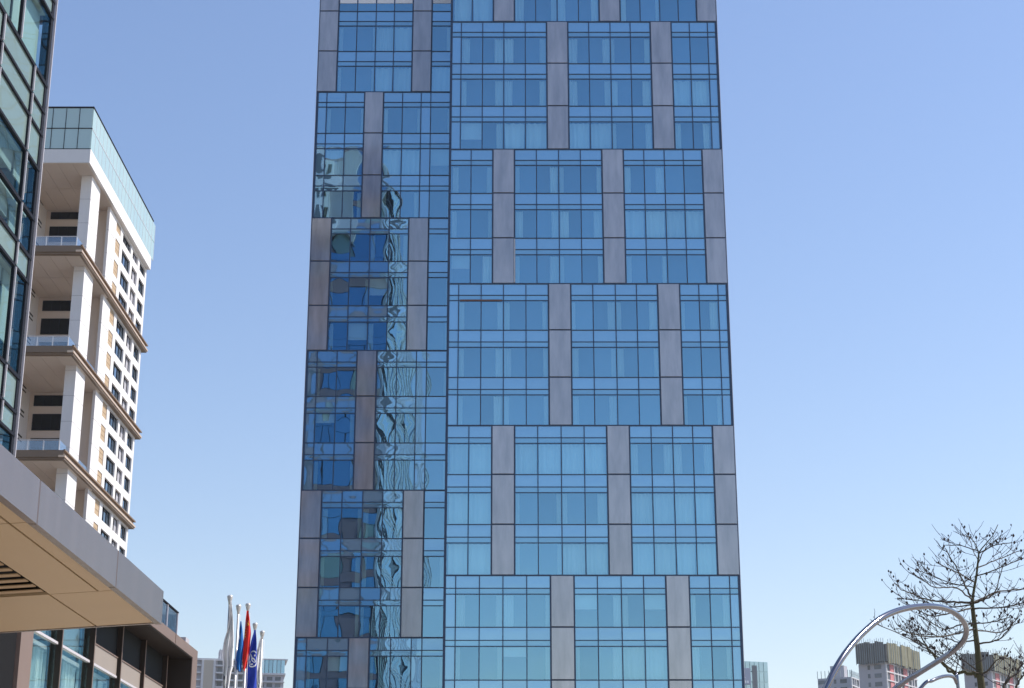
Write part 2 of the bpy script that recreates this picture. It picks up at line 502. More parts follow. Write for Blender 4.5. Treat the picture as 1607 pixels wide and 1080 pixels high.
def hotel():
    YR, YL = 115.0, 119.7
    T = thing('hotel_tower', (0, YR, 0), 'tall blue glass hotel tower with staggered lilac-grey panels, filling the centre', 'hotel tower')
    rnd = random.Random(11)
    vR, sR, tR = pane_meshes('vision_glass', .0022, 1), pane_meshes('spandrel_glass', .0022, 2), pane_meshes('strip_glass', .001, 3)
    vL, sL, tL = pane_meshes('vision_glass', .0030, 4), pane_meshes('spandrel_glass', .0022, 5), pane_meshes('strip_glass', .002, 6)
    cR = 115.7 / FPX; cQ = 119.2 / FPX
    XP = [(x - 803.5) * cR for x in (696, 715.1, 752.4, 789.3, 826.6, 863.7, 901, 937.5, 974.8, 1009.9, 1044.7, 1081.6, 1113.4, 1145, 1161.8)]
    XQ = [(x - 803.5) * cQ for x in (698.2, 736, 771.8, 807.7, 843.8, 880.4, 916.5, 951.7, 987.5, 1021.4, 1055, 1086.5, 1117.4, 1150.3)]
    xl, xr = -4.63, 15.45
    XP[0] = XQ[0] = xl
    XP[-1] = XQ[-1] = xr
    cL1 = 119.7 * (.95 + .5001 * .312) / FPX; cL2 = 119.7 * (.95 + .2364 * .312) / FPX
    XL1 = [(x - 803.5) * cL1 for x in (500.2, 513.4, 543, 572.6, 602.4, 632.1, 661.2, 676.3, 704.5)]
    XL2 = [(x - 803.5) * cL2 for x in (474.8, 505.6, 537.3, 569.7, 601, 633, 666, 697.7)]
    lx = -15.12
    XL1[0] = XL2[0] = lx
    XL1[-1] = XL2[-1] = xl - .02
    typ = {'P': (XP, {5, 10}, {0, 13}), 'Q': (XQ, {2, 7, 12}, set()), 'A': (XL1, {3}, {0, 6}), 'B': (XL2, {0, 5}, set())}

    # solid core behind the glass, its sides, roof and the unseen base
    box('core', 'room_dark', T, xl + .3, xr - .3, YR + .95, YR + 26, fz(0) - .1, fz(NF) + .2)
    box('core', 'room_dark', T, lx + .3, xl + .28, YL + .95, YL + 21.3, fz(0) - .1, fz(NF) + .2)
    for (x0, x1, y0) in ((xl, xr, YR), (lx, xl - .02, YL)):
        box('base_wall', 'side_wall', T, x0, x1, y0 + .15, 141, 0.0, fz(0) - .12)
        box('parapet', 'lilac_panel', T, x0, x1, y0 + .02, 141, fz(NF) + .22, fz(NF) + 2.2)
    for k in range(NF):
        box('side_panel', 'spandrel_glass', T, xr - .28, xr - .02, YR + .2, 141, fz(k) + .03, fz(k + 1) - .03)
        box('side_panel', 'spandrel_glass', T, lx + .02, lx + .28, YL + .2, 141, fz(k) + .03, fz(k + 1) - .03)
    box('return_wall', 'navy_metal', T, xl + .01, xl + .29, YR + .12, YL + 1.5, fz(0), fz(NF) + .1)
    # floor slabs
    for k in range(NF + 1):
        box('floor_slab', 'navy_dark', T, xl + .35, xr - .35, YR + .12, YR + .94, fz(k) - .16, fz(k) - .02)
        box('floor_slab', 'navy_dark', T, lx + .35, xl - .05, YL + .12, YL + .94, fz(k) - .16, fz(k) - .02)

    def pane(name, meshes, x0, x1, z0, z1, y):
        o = link(name, rnd.choice(meshes), T, ((x0 + x1) / 2, y, (z0 + z1) / 2), (x1 - x0, 1, z1 - z0))
        o.rotation_euler = (rnd.gauss(0, .002), 0, rnd.gauss(0, .002))
        return o

    def wing(y, kinds, jtop_first, left):
        V, SP, ST = (vL, sL, tL) if left else (vR, sR, tR)
        mp = .055
        done_m = {}
        for j in range(NF):
            b = (j + 1) // 3 if left else j // 3
            if left:
                kind = 'A' if ((j + 1) // 3) % 2 == 0 else 'B'
            else:
                kind = 'P' if (j // 3) % 2 == 0 else 'Q'
            X, PN, NARROW = typ[kind]
            z0, z1 = fz(j), fz(j + 1)
            zs, zt = z1 - .25 * FH, z1 - .364 * FH
            band_edge = (b != ((j + 2) // 3 if left else (j + 1) // 3))
            # floor line
            bt = .05 if band_edge else .030
            box('transom', 'navy_metal', T, X[0], X[-1], y - .05, y + .06, z1 - bt, z1 + bt)
            runs, cur = [], []
            for i in range(len(X) - 1):
                if i in PN:
                    # cladding panel, proud of the glass, recessed joint around it
                    box('cladding_panel', 'lilac_panel', T, X[i] + .06, X[i + 1] - .06, y - .10, y + .04, z0 + .055, z1 - .055, rot=(rnd.gauss(0, .0015), 0, rnd.gauss(0, .004)))
                    box('panel_joint', 'navy_dark', T, X[i], X[i + 1], y - .02, y + .02, z0 + bt, z0 + .09) if not band_edge or True else None
                    if cur: runs.append(cur)
                    cur = []
                else:
                    cur.append(i)
            if cur: runs.append(cur)
            for run in runs:
                a, c = X[run[0]], X[run[-1] + 1]
                for zz, hh in ((zs, .028), (zt, .030)):
                    box('transom', 'navy_metal', T, a, c, y - .042, y + .05, zz - hh, zz + hh)
                # curtains hang in rooms two panes wide
                wide = [i for i in run if i not in NARROW]
                closed = {}
                for q in range(0, len(wide), 2):
                    pr = wide[q:q + 2]
                    mode = rnd.random()
                    if not left and 3 <= j < 6:
                        mode = .02 if rnd.random() < .75 else .5
                    if left:
                        mode = mode * .6 + .4 if j < 12 else mode
                    for n_, i in enumerate(pr):
                        x0, x1 = X[i] + .07, X[i + 1] - .07
                        w = x1 - x0
                        if mode < .16:
                            closed[i] = (x0, x1)
                        elif mode < .88:
                            fr = rnd.uniform(.16, .46) * (1.0 if not left else .6)
                            if len(pr) == 1:
                                n_ = 1
                            closed[i] = (x0, x0 + fr * w) if n_ == 0 else (x1 - fr * w, x1)
                for i in run:
                    x0, x1 = X[i] + .02, X[i + 1] - .02
                    pane('spandrel_pane', SP, x0, x1, zs + .02, z1 - .02, y)
                    pane('strip_pane', ST, x0, x1, zt + .02, zs - .02, y)
                    if i in NARROW:
                        pane('spandrel_pane', SP, x0, x1, z0 + .02, zt - .02, y)
                        continue
                    pane('vision_pane', V, x0, x1, z0 + .02, zt - .02, y)
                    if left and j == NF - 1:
                        box('white_cover', 'plain_white', T, x0 + .03, x1 - .03, y - .032, y - .012, z0 + .72, zt - .02)  # white sheet set just outside the upper part of each pane
                    elif rnd.random() < .045:
                        box('roller_blind', 'curtain', T, x0 + .04, x1 - .04, y + .2, y + .215, zt - (zt - z0) * rnd.choice((.3, .45, .6)), zt - .02)
                    elif i in closed:
                        a0, a1 = closed[i]
                        link('curtain', rnd.choice(CURT), T, ((a0 + a1) / 2, y + .26, (z0 + zt) / 2 + .02), (a1 - a0, 1, zt - z0 - .1))
            # mullions, one length per band
            if (kind, b) not in done_m:
                done_m[(kind, b)] = True
                lo = j
                hi = j
                while hi < NF and ((hi + 1) // 3 if left else hi // 3) == b:
                    hi += 1
                for i, x in enumerate(X):
                    hw = .085 if i in (0, len(X) - 1) else (.05 if (i in PN or i - 1 in PN) else .035)
                    xx = min(max(x, X[0] + hw), X[-1] - hw)
                    box('mullion', 'navy_metal', T, xx - hw, xx + hw, y - .062, y + .07, fz(lo) + .06, fz(hi) - .06)
    wing(YR, 'PQ', 0, False)
    wing(YL, 'AB', 0, True)
    # painted white lit edge of a panel in one band and a rusty strip under another
    box('lit_edge_strip', 'bright_trim', T, XQ[3] - .015, XQ[3] + .035, YR - .125, YR - .065, fz(9) + .08, fz(10) - .08)
    zz = fz(9) - .364 * FH
    box('rust_strip', 'rust_trim', T, XP[1] + .1, XP[3] - .1, YR - .085, YR - .045, zz - .05, zz + .06)
    # slim metal edge trims, the right one catches the sun
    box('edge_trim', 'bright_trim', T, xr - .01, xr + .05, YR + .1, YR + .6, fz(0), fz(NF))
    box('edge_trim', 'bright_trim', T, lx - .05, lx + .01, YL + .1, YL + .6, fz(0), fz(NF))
hotel()

# ------------------------------------------------------------------ green glass office at the left edge
def office():
    XF, YN, YS = -15.0, 50.0, -34.0
    T = thing('glass_office_building', (XF - 10, 10, 0), 'green-tinted glass office block cut off by the left edge, with slim silver fins', 'office building')
    # core a little behind the glass and interior ceilings
    box('core', 'office_inner', T, -42, XF - 1.6, YS + .3, YN - .3, 0, 88)
    zl = [13.5, 14.2, 15.3, 18.4, 19.2, 20.5, 22.2, 23.4, 24.2, 25.15, 27.6, 28.2]
    zl = [z + CAMZ for z in zl]
    while zl[-1] < 86:
        for d in (2.45, .6, .55):
            zl.append(zl[-1] + d)
    zl = [2.0 + CAMZ, 5.1 + CAMZ, 6.2 + CAMZ, 9.3 + CAMZ, 10.4 + CAMZ] + zl
    ztop = zl[-1]
    near_lo, near_hi, yv = 11.5, 33.5, 37.0
    rnd = random.Random(5)
    P = pane_meshes('green_glass', .004, 8)
    PS = pane_meshes('green_spandrel', .003, 9)
    rest = MB()
    for k in range(len(zl) - 1):
        z0, z1 = zl[k], zl[k + 1]
        h = z1 - z0
        tall = h > 1.25
        shift = 1.65 if 13 < z0 < 26.5 else 0.0
        ys = [YN - .26]
        y = YN - 1.65 - (1.65 if shift == 0 else 0)
        while y > YS:
            ys.append(y)
            y -= 3.3
        ys.append(YS)
        near = z0 > near_lo and z1 < near_hi
        for i in range(len(ys) - 1):
            a, b = ys[i], ys[i + 1]
            if near and a > yv:
                o = link('glass_pane', rnd.choice(P if tall else PS), T, (XF - .06, (a + b) / 2, (z0 + z1) / 2), (a - b - .04, 1, h - .04))
                o.rotation_euler = (0, 0, math.pi / 2 + rnd.gauss(0, .002))
                box('mullion', 'dark_frame', T, XF - .10, XF - .005, b - .07, b + .07, z0 + .05, z1 - .05)
                box('fin', 'silver_fin', T, XF - .004, XF + .045, b - .022, b + .022, z0 + .05, z1 - .05)
                if tall:
                    hi = z0 > 23
                    box('blind', 'office_blind', T, XF - .42, XF - .38, b + .12, a - .12, z0 + (.06 if hi else h * rnd.choice((.3, .55, .75))), z1 - .05)
            else:
                m = 'streak_glass'
                rest.box(XF - .10, XF - .04, b + .03, a - .03, z0 + .03, z1 - .03, m)
                rest.box(XF - .04, XF + .03, b - .04, b + .04, z0, z1, 'dark_frame' if i % 3 == 0 else 'streak_frame')
        if near:
            box('transom', 'dark_frame', T, XF - .12, XF + .003, yv, YN - .1, z0 - (.065 if tall else .05), z0 + (.05 if tall else .04))
            box('interior_ceiling', 'office_ceiling', T, XF - 1.58, XF - .2, yv, YN - .4, z0 - .03, z0 + .03)
        else:
            rest.box(XF - .12, XF + .05, yv, YN - .1, z0 - .07, z0 + .07, 'dark_frame')
        rest.box(XF - .12, XF + .012, YS, yv - .01, z0 - .05, z0 + .05, 'streak_frame')
    rest.put('glazing', T, kind='stuff')
    box('corner_post', 'dark_frame', T, XF - .30, XF - .021, YN - .30, YN - .06, 0, 34)
    box('corner_post', 'streak_frame', T, XF - .30, XF - .021, YN - .30, YN - .06, 34.01, ztop)
    box('corner_fin', 'silver_fin', T, XF - .02, XF + .05, YN - .05, YN, 0, ztop)
    box('roof', 'brown_cladding', T, -42, XF - .2, YS + .2, YN - .2, 88.1, 88.8)
    # the side that faces the hotel: it shows as a reflection in the hotel's left wing
    nf = MB()
    for k in range(25):
        z = 1.0 + k * 3.5
        nf.box(-42, -15.3, YN - .29, YN - .1, z, z + .95, 'brown_cladding' if k % 3 else 'deep_glass')
        x = -15.4
        i = 0
        while x > -41:
            w = (1.7, 1.7, 2.1, 1.1)[i % 4]
            m = 'deep_glass'
            if (i + k // 4) % 5 == 3:
                m = 'brown_cladding'
            elif (i * 7 + k * 3) % 11 == 0:
                m = 'green_spandrel'
            nf.box(x - w + .05, x - .05, YN - .29, YN - .14, z + 1.0, z + 3.45, m)
            nf.box(x - w - .04, x - w + .04, YN - .29, YN - .05, z + .96, z + 3.49, 'dark_frame')
            x -= w
            i += 1
    nf.put('rear_facade', T)
    wb = MB()
    wb.box(-24.6, -21.4, YN - .05, YN + .9, 78, 88.05, 'white_stone')
    wb.box(-21.35, -18.6, YN - .05, YN + .5, 77, 88.04, 'far_grey')
    for k in range(3):
        for x in (-23.9, -22.6):
            wb.box(x, x + .8, YN + .9, YN + .93, 79.2 + 3.2 * k, 81.0 + 3.2 * k, 'black_window')
    wb.put('mirrored_block', T)  # unseen block, added for the pale patch mirrored in the hotel glass
office()

# ------------------------------------------------------------------ white apartment tower
def white_tower():
    X0, XW, XB = -70.0, -49.8, -49.3     # back, wall face, band face
    YF, YB = 183.0, 218.4
    T = thing('white_apartment_tower', (-60, 200, 0), 'bright white apartment tower with stacked corner terraces and bronze ledges, behind the green glass office', 'apartment tower')
    PI_ = 12.1
    tops = [84.1 + CAMZ - PI_ * k for k in range(0, 8)]    # top of each ledge
    floor = PI_ / 4
    # body behind the terraces + right-hand wall
    box('core', 'soffit_white', T, X0, XW - .35, 197.5, YB - .3, 0, tops[0] - 1.6)
    mb = MB()
    mb.box(X0, -58.0, YF + 3.5, 197.45, 0, tops[0] - 1.6, 'white_stone')
    mb.put('terrace_wall', T)
    box('roof', 'white_stone', T, X0, XW - .4, YF + .8, YB - .8, tops[0] - 1.6, tops[0] + 4.6)
    # top beam, pillars
    box('top_beam', 'white_stone', T, X0, XB, YF, YB, tops[0] - 1.65, tops[0] + .1)
    box('corner_pillar', 'white_stone', T, XW - 1.25, XW, 186.6, 190.8, 0, tops[0] - 1.66)
    box('side_wall', 'white_stone', T, XW - .34, XW, 196.2, 200.0, 0, tops[0] - 1.66)
    for k in range(28):
        z = tops[0] - 1.7 - 3.025 * k
        if min(abs(z - (t_ - .5)) for t_ in tops) > .9:
            box('wall_joint', 'joint_dark', T, XW - 1.26, XW + .012, 186.588, 190.81, z - .012, z + .012)
            box('wall_joint', 'joint_dark', T, XW - .2, XW + .012, 196.19, 199.99, z - .012, z + .012)
    # crown glazing
    gz0, gz1 = tops[0] + .12, tops[0] + 5.4
    zm = (gz0 + gz1) / 2
    box('crown_rail', 'dark_frame', T, X0, XB + .02, YF - .03, YB, gz1, gz1 + .16)
    for (za, zb) in ((gz0, zm), (zm, gz1)):
        x = XB - .08
        while x > -61:
            box('crown_pane', 'pale_glass', T, x - 1.52, x - .03, YF + .04, YF + .1, za + .05, zb - .05)
            box('crown_mullion', 'dark_frame', T, x - 1.575, x - 1.525, YF - .02, YF + .12, za + .05, zb - .05)
            x -= 1.57
        y = YF + .1
        while y < YB - .5:
            box('crown_pane', 'pale_glass', T, XB - .1, XB - .04, y + .03, y + 1.78, za + .05, zb - .05)
            box('crown_mullion', 'silver_fin', T, XB - .12, XB - .02, y + 1.79, y + 1.85, za + .05, zb - .05)
            y += 1.83
        box('crown_transom', 'dark_frame', T, X0, XB - .01, YF - .01, YF + .12, za - .05, za + .05)
        box('crown_transom', 'silver_fin', T, XB - .13, XB - .012, YF + .13, YB - .1, za - .045, za + .045)
    # wall in front of the core: piers and spandrels leave the window openings
    cols = [(200.0, 202.4, 'tan'), (203.8, 208.6, 'win'), (209.7, 212.9, 'rec'), (214.1, 217.5, 'win')]
    piers = [(202.4, 203.8), (208.6, 209.7), (212.9, 214.1), (217.5, YB)]
    for a, b in piers:
        box('pier', 'white_stone', T, XW - .34, XW, a, b, 0, tops[0] - 1.66)
    for s in range(7):
        zb = tops[s + 1]                       # floor of this group of four storeys
        zt = tops[s] - 1.35
        for q in range(4):
            z0 = zb + .24 + q * 2.87
            z1 = min(z0 + 1.88, tops[0] - 2.0)
            lo = zb if q == 0 else z0 - .99
            for a, b, kd in cols:
                box('spandrel', 'white_stone', T, XW - .33, XW - .012, a + .002, b - .002, lo, z0)
                if kd == 'tan':
                    zc = z0
                    while zc < z1 - .1:
                        box('tan_panel', 'tan_panel', T, XW - .2, XW - .08, a + .04, b - .04, zc + .02, min(zc + .64, z1) - .02)
                        zc += .66
                    continue
                deep = .30 if kd == 'win' else .34
                w = link('window', frame_mesh(b - a, z1 - z0, 3 if kd == 'win' else 2), T, (XW - deep + .03, (a + b) / 2, (z0 + z1) / 2))
                n = 3 if kd == 'win' else 2
                for p in range(n):
                    pw = (b - a) / n
                    m = 'window_glass' if kd == 'win' else 'far_grey'
                    o = link('pane', cube('window_glass' if kd == 'win' or p == 0 else 'far_grey'), w, (XW - deep, a + pw * (p + .5), (z0 + z1) / 2), (.03, pw - .08, z1 - z0 - .1))
            if q == 3:
                for a, b, kd in cols:
                    box('spandrel', 'white_stone', T, XW - .33, XW - .012, a + .002, b - .002, z1, tops[s] - .02 if s else tops[0] - 1.66)
    # ledges, terraces, railings
    for s in range(1, 8):
        zt = tops[s]
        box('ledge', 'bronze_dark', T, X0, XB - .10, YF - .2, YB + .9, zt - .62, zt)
        box('ledge_lip', 'bronze_sunlit', T, XB - .6, XB + .12, YF - .48, YB + 1.3, zt - .86, zt - .622)
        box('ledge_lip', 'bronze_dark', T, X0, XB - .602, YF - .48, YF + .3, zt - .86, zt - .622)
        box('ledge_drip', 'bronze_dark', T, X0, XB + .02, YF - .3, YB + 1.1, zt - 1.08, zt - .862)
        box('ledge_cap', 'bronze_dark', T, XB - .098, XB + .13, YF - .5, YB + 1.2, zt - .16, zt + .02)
        # soffit boards with open joints
        y0 = YF + .25
        for k in range(6):
            xa = XB - .3 - 1.75 * k
            box('soffit_board', 'soffit_white', T, xa - 1.71, xa, y0, y0 + 7.0, zt - 1.135, zt - 1.085)
            box('soffit_board', 'soffit_white', T, xa - 1.71, xa, y0 + 7.06, 197.4, zt - 1.135, zt - 1.085)
    for k in range(6):
        xa = XB - .3 - 1.75 * k
        box('soffit_board', 'soffit_white', T, xa - 1.71, xa, YF + .1, 190.5, tops[0] - 1.71, tops[0] - 1.655)
        box('soffit_board', 'soffit_white', T, xa - 1.71, xa, 190.56, 197.4, tops[0] - 1.71, tops[0] - 1.655)
    for s in range(7):
        zb = tops[s + 1]
        top = tops[s] - (1.75 if s == 0 else 1.36)
        # dark bands of glazing at the back of the terrace
        for q in range(4):
            z0 = zb + q * floor + .2
            z1 = min(z0 + 2.02, top - .15)
            w = link('terrace_window', frame_mesh_x(5.5, z1 - z0, 5), T, (-54.7, 197.42, (z0 + z1) / 2))
            for p in range(5):
                link('pane', cube('black_window'), w, (-54.7 - 2.75 + 1.1 * (p + .5), 197.44, (z0 + z1) / 2), (1.03, .04, z1 - z0 - .1))
            box('slot_vent', 'dark_slot', T, -58.05, -57.96, 190.5, 195.6, z0 + 1.55, z0 + 1.75)
            box('slot_vent', 'dark_slot', T, -58.05, -57.96, 190.5, 195.6, z0 + 1.05, z0 + 1.2)
        # glass balustrade with white posts
        for k in range(6):
            x = XB - .75 - 1.75 * k
            box('rail_post', 'white_frame', T, x - .05, x + .05, YF + .05, YF + .15, zb + .02, zb + 1.2)
            box('rail_pane', 'rail_glass', T, x - 1.68, x - .07, YF + .08, YF + .11, zb + .1, zb + 1.15)
        box('rail_cap', 'white_frame', T, XB - 11.5, XB - .65, YF + .04, YF + .16, zb + 1.2, zb + 1.26)
        box('rail_pane', 'rail_glass', T, XB - .72, XB - .69, YF + .2, 186.5, zb + .1, zb + 1.2)
        box('rail_pane', 'rail_glass', T, XB - .72, XB - .69, 190.9, 196.1, zb + .1, zb + 1.2)

FM = {}
def frame_mesh(w, h, n):
    """dark sliding-window frame in the y-z plane"""
    k = (round(w, 2), round(h, 2), n, 'y')
    if k not in FM:
        mb = MB()
        t = .07
        mb.box(-.05, .05, -w / 2, w / 2, -h / 2, -h / 2 + t, 'dark_frame')
        mb.box(-.05, .05, -w / 2, w / 2, h / 2 - t, h / 2, 'dark_frame')
        for i in range(n + 1):
            y = -w / 2 + (w - t) * i / n
            mb.box(-.052, .052, y, y + t, -h / 2 + .001, h / 2 - .001, 'dark_frame')
        FM[k] = mb.mesh('window_frame')
    return FM[k]

def frame_mesh_x(w, h, n):
    k = (round(w, 2), round(h, 2), n, 'x')
    if k not in FM:
        mb = MB()
        t = .07
        mb.box(-w / 2, w / 2, -.05, .05, -h / 2, -h / 2 + t, 'dark_frame')
        mb.box(-w / 2, w / 2, -.05, .05, h / 2 - t, h / 2, 'dark_frame')
        for i in range(n + 1):
            x = -w / 2 + (w - t) * i / n
            mb.box(x, x + t, -.052, .052, -h / 2 + .001, h / 2 - .001, 'dark_frame')
        FM[k] = mb.mesh('window_frame')
    return FM[k]
white_tower()

# ------------------------------------------------------------------ brown podium
def podium():
    XO, XG = -13.8, -14.85           # portal face, glazing plane
    Y0, Y1 = 34.0, 75.6
    ZT = 10.64 + CAMZ
    T = thing('podium_building', (-20, 55, 0), 'low brown metal-framed podium with curtained windows, below the canopy', 'podium building')
    box('core', 'podium_dark', T, -30, XG - 1.2, Y0, Y1 - .3, 0, ZT - .5)
    box('portal_top', 'podium_brown', T, -30, XO, Y0, Y1, ZT - .42, ZT)
    box('portal_top', 'podium_brown', T, XO + .001, XO + .02, 70.4, 70.46, ZT - .4, ZT - .01)
    box('portal_end', 'podium_brown', T, -30, XO, Y1 - 1.15, Y1 - .002, 0, ZT - .422)
    box('portal_lining', 'podium_dark', T, XG - 1.0, XO - .03, Y0, Y1 - 1.17, ZT - .47, ZT - .423)
    box('portal_lining', 'podium_dark', T, XG - 1.0, XO - .03, Y1 - 1.19, Y1 - 1.152, 0, ZT - .472)
    box('charcoal_wall', 'charcoal_wall', T, XG - .9, XG + .25, Y0, 50.6, 0, ZT - .475)
    box('column', 'podium_brown', T, XG - .6, XG + .35, 50.7, 52.0, 0, ZT - .475)
    ys = [52.3, 56.2, 60.6, 64.9, 69.1, 73.6]
    zh, zm = 8.15 + CAMZ, 8.85 + CAMZ
    rnd = random.Random(2)
    for i in range(len(ys) - 1):
        a, b = ys[i] + .02, ys[i + 1] - .16
        # fin at the far side of the bay
        box('fin', 'podium_dark', T, XG - .3, XG + .16, b + .02, b + .16, 0, ZT - .475)
        box('fin_edge', 'podium_brown', T, XG + .162, XG + .18, b + .02, b + .10, 0, ZT - .48)
        if i < 2:
            box('clerestory_pane', 'podium_glass', T, XG - .06, XG - .02, a, b, zh + .08, ZT - .5)
        else:
            box('spandrel_panel', 'podium_panel', T, XG - .1, XG + .02, a, b, zh + .06, zm)
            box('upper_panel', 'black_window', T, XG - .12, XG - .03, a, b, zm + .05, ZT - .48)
            box('spandrel_lip', 'podium_brown', T, XG - .1, XG + .05, a, b, zm + .002, zm + .048)
        box('sill', 'silver_fin', T, XG - .1, XG + .05, a, b, zh - .04, zh + .045)
        box('window_pane', 'podium_glass', T, XG - .06, XG - .02, a, b, 4.6 + CAMZ, zh - .065)
        box('window_pane', 'podium_glass', T, XG - .06, XG - .02, a, b, 1.0 + CAMZ, 4.5 + CAMZ)
        box('window_bar', 'podium_dark', T, XG - .1, XG + .06, a, b, 4.5 + CAMZ, 4.6 + CAMZ)
        # curtains behind the glass
        mb = MB()
        n = 46
        zt_ = zh - .25
        for (s0, s1) in ((0.04, .46), (.54, .97)) if i % 2 else ((.05, .62), (.7, .97)):
            pts = []
            for k in range(n + 1):
                u = s0 + (s1 - s0) * k / n
                pts.append((XG - .45 + .09 * math.sin(u * 70 + i) + .04 * math.sin(u * 173), a + (b - a) * u))
            for k in range(n):
                mb.poly([(pts[k][0], pts[k][1], 1.2), (pts[k + 1][0], pts[k + 1][1], 1.2), (pts[k + 1][0], pts[k + 1][1], zt_), (pts[k][0], pts[k][1], zt_)], 'podium_curtain')
        mb.put('curtain', T)
        box('curtain_rail', 'far_white', T, XG - .62, XG - .3, a, b, zt_ + .02, zt_ + .16)
        if i < 2:
            box('blind', 'podium_curtain', T, XG - .4, XG - .36, a + .1, b - .1, zh + .3, zh + 1.1)
    # roof-edge glass balustrade
    for k in range(3):
        y1 = 72.0 - 2.2 * k
        box('balustrade_pane', 'rail_glass', T, XO - .32, XO - .28, y1 - 2.12, y1, ZT + .06, ZT + 1.05)
        box('balustrade_post', 'silver_fin', T, XO - .34, XO - .26, y1 + .01, y1 + .07, ZT, ZT + 1.1)
    box('balustrade_cap', 'dark_frame', T, XO - .35, XO - .25, 62, 72.1, ZT + 1.1, ZT + 1.15)
    box('balustrade_pane', 'rail_glass', T, XO - 2.4, XO - .36, 72.02, 72.06, ZT + .06, ZT + 1.05)
    box('roof_unit', 'far_grey', T, XO - .9, XO - .3, 74.2, 75.0, ZT + .001, ZT + .42)
podium()

# ------------------------------------------------------------------ entrance canopy
def canopy():
    XE, YB, YA = -6.5, 31.8, 9.0
    ZS = 6.6
    SL = .062                          # soffit falls gently towards the building
    def zs(x):
        return ZS - SL * (XE - x)
    T = thing('entrance_canopy', (-10, 25, 5), 'wide canopy with grey metal fascia and tan panelled soffit, at the lower left', 'canopy')
    zt = ZS + .585
    # fascia panels, open joints between
    ys = [YB, 27.9, 23.0, 18.1, 13.2, YA]
    for i in range(5):
        mb = MB()
        a, b = ys[i + 1] + .02, ys[i] - .02
        e = .015
        mb.prism([(XE - .12, a, ZS - .03), (XE - e, a, ZS - .03), (XE, a + e, ZS - .03), (XE, b - e, ZS - .03), (XE - e, b, ZS - .03), (XE - .12, b, ZS - .03)],
                 [(XE - .12, a, zt), (XE - e, a, zt), (XE, a + e, zt), (XE, b - e, zt), (XE - e, b, zt), (XE - .12, b, zt)], 'fascia_metal')
        mb.put('fascia_panel', T)
    box('fascia_backing', 'soffit_joint', T, XE - .3, XE - .125, YA, YB - .02, ZS + .02, zt - .03)
    mb = MB()
    mb.prism([(XE - .13, YB - .10, ZS - .02), (XE - .13, YB, ZS - .02), (-15.5, YB, zs(-15.5)), (-15.5, YB - .10, zs(-15.5))],
             [(XE - .13, YB - .10, zt), (XE - .13, YB, zt), (-15.5, YB, zt), (-15.5, YB - .10, zt)], 'fascia_metal')
    mb.put('end_fascia', T)
    box('roof_deck', 'fascia_metal', T, -15.5, XE - .31, YA, YB - .12, zt - .16, zt - .05)
    # soffit boards: x strips and y strips with joints; a louvred opening in the middle
    def board(x0, x1, y0, y1, name='soffit_panel', m='soffit_tan', g=.018, t=.05):
        mb = MB()
        a, b, c, d = x0 + g, x1 - g, y0 + g, y1 - g
        mb.prism([(a, c, zs(a)), (a, d, zs(a)), (b, d, zs(b)), (b, c, zs(b))][::-1],
                 [(a, c, zs(a) + t), (a, d, zs(a) + t), (b, d, zs(b) + t), (b, c, zs(b) + t)][::-1], m)
        mb.put(name, T)
    for (y0, y1) in ((23.0, 28.3), (17.7, 23.0), (12.4, 17.7), (YA, 12.4)):
        board(-6.88, XE - .002, y0, y1)
        board(-7.7, -6.88, y0, y1)
    board(-7.7, XE - .002, 28.3, YB - .1)
    board(-9.6, -7.7, 28.3, YB - .1)
    board(-11.6, -9.6, 28.3, YB - .1)
    board(-15.4, -11.6, 28.3, YB - .1)
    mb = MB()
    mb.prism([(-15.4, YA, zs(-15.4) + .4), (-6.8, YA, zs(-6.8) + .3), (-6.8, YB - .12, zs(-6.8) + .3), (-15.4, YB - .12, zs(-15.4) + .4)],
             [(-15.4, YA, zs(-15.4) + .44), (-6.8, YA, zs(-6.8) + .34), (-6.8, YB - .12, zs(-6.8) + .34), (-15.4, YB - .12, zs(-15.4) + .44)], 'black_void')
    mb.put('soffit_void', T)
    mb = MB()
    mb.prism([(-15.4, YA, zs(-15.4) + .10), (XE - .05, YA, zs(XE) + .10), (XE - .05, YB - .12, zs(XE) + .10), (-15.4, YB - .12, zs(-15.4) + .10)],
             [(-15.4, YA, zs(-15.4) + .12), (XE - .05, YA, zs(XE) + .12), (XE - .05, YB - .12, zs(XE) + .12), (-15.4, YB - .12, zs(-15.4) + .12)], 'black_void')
    y = 28.05
    while y > 13:
        board(-13.0, -7.72, y - .20, y, 'louvre_slat', 'slat_tan', 0.0, .015)
        y -= .46
    # columns that carry it (below the picture)
    for y in (13.5, 27.5):
        box('column', 'podium_panel', T, -9.2, -8.6, y - .3, y + .3, 0, 6.2)
canopy()

# ------------------------------------------------------------------ flagpoles and flags
def pole_mesh(h):
    mb = MB()
    mb.tube([(0, 0, 0), (0, 0, h * .5), (0, 0, h - .25)], [.075, .058, .042], 'pole_metal', 12)
    mb.tube([(0.10, -.05, .9), (0.095, -.05, h - .35)], .008, 'white_cloth', 4)
    return mb.mesh('pole_shaft', True)

def finial_mesh():
    mb = MB()
    mb.tube([(0, 0, -.32), (0, 0, -.25), (0, 0, -.2), (0, 0, -.05), (0, 0, -.02), (0, 0, 0.02)], [.045, .048, .065, .105, .10, .05], 'pole_metal', 14)
    return mb.mesh('finial', True)

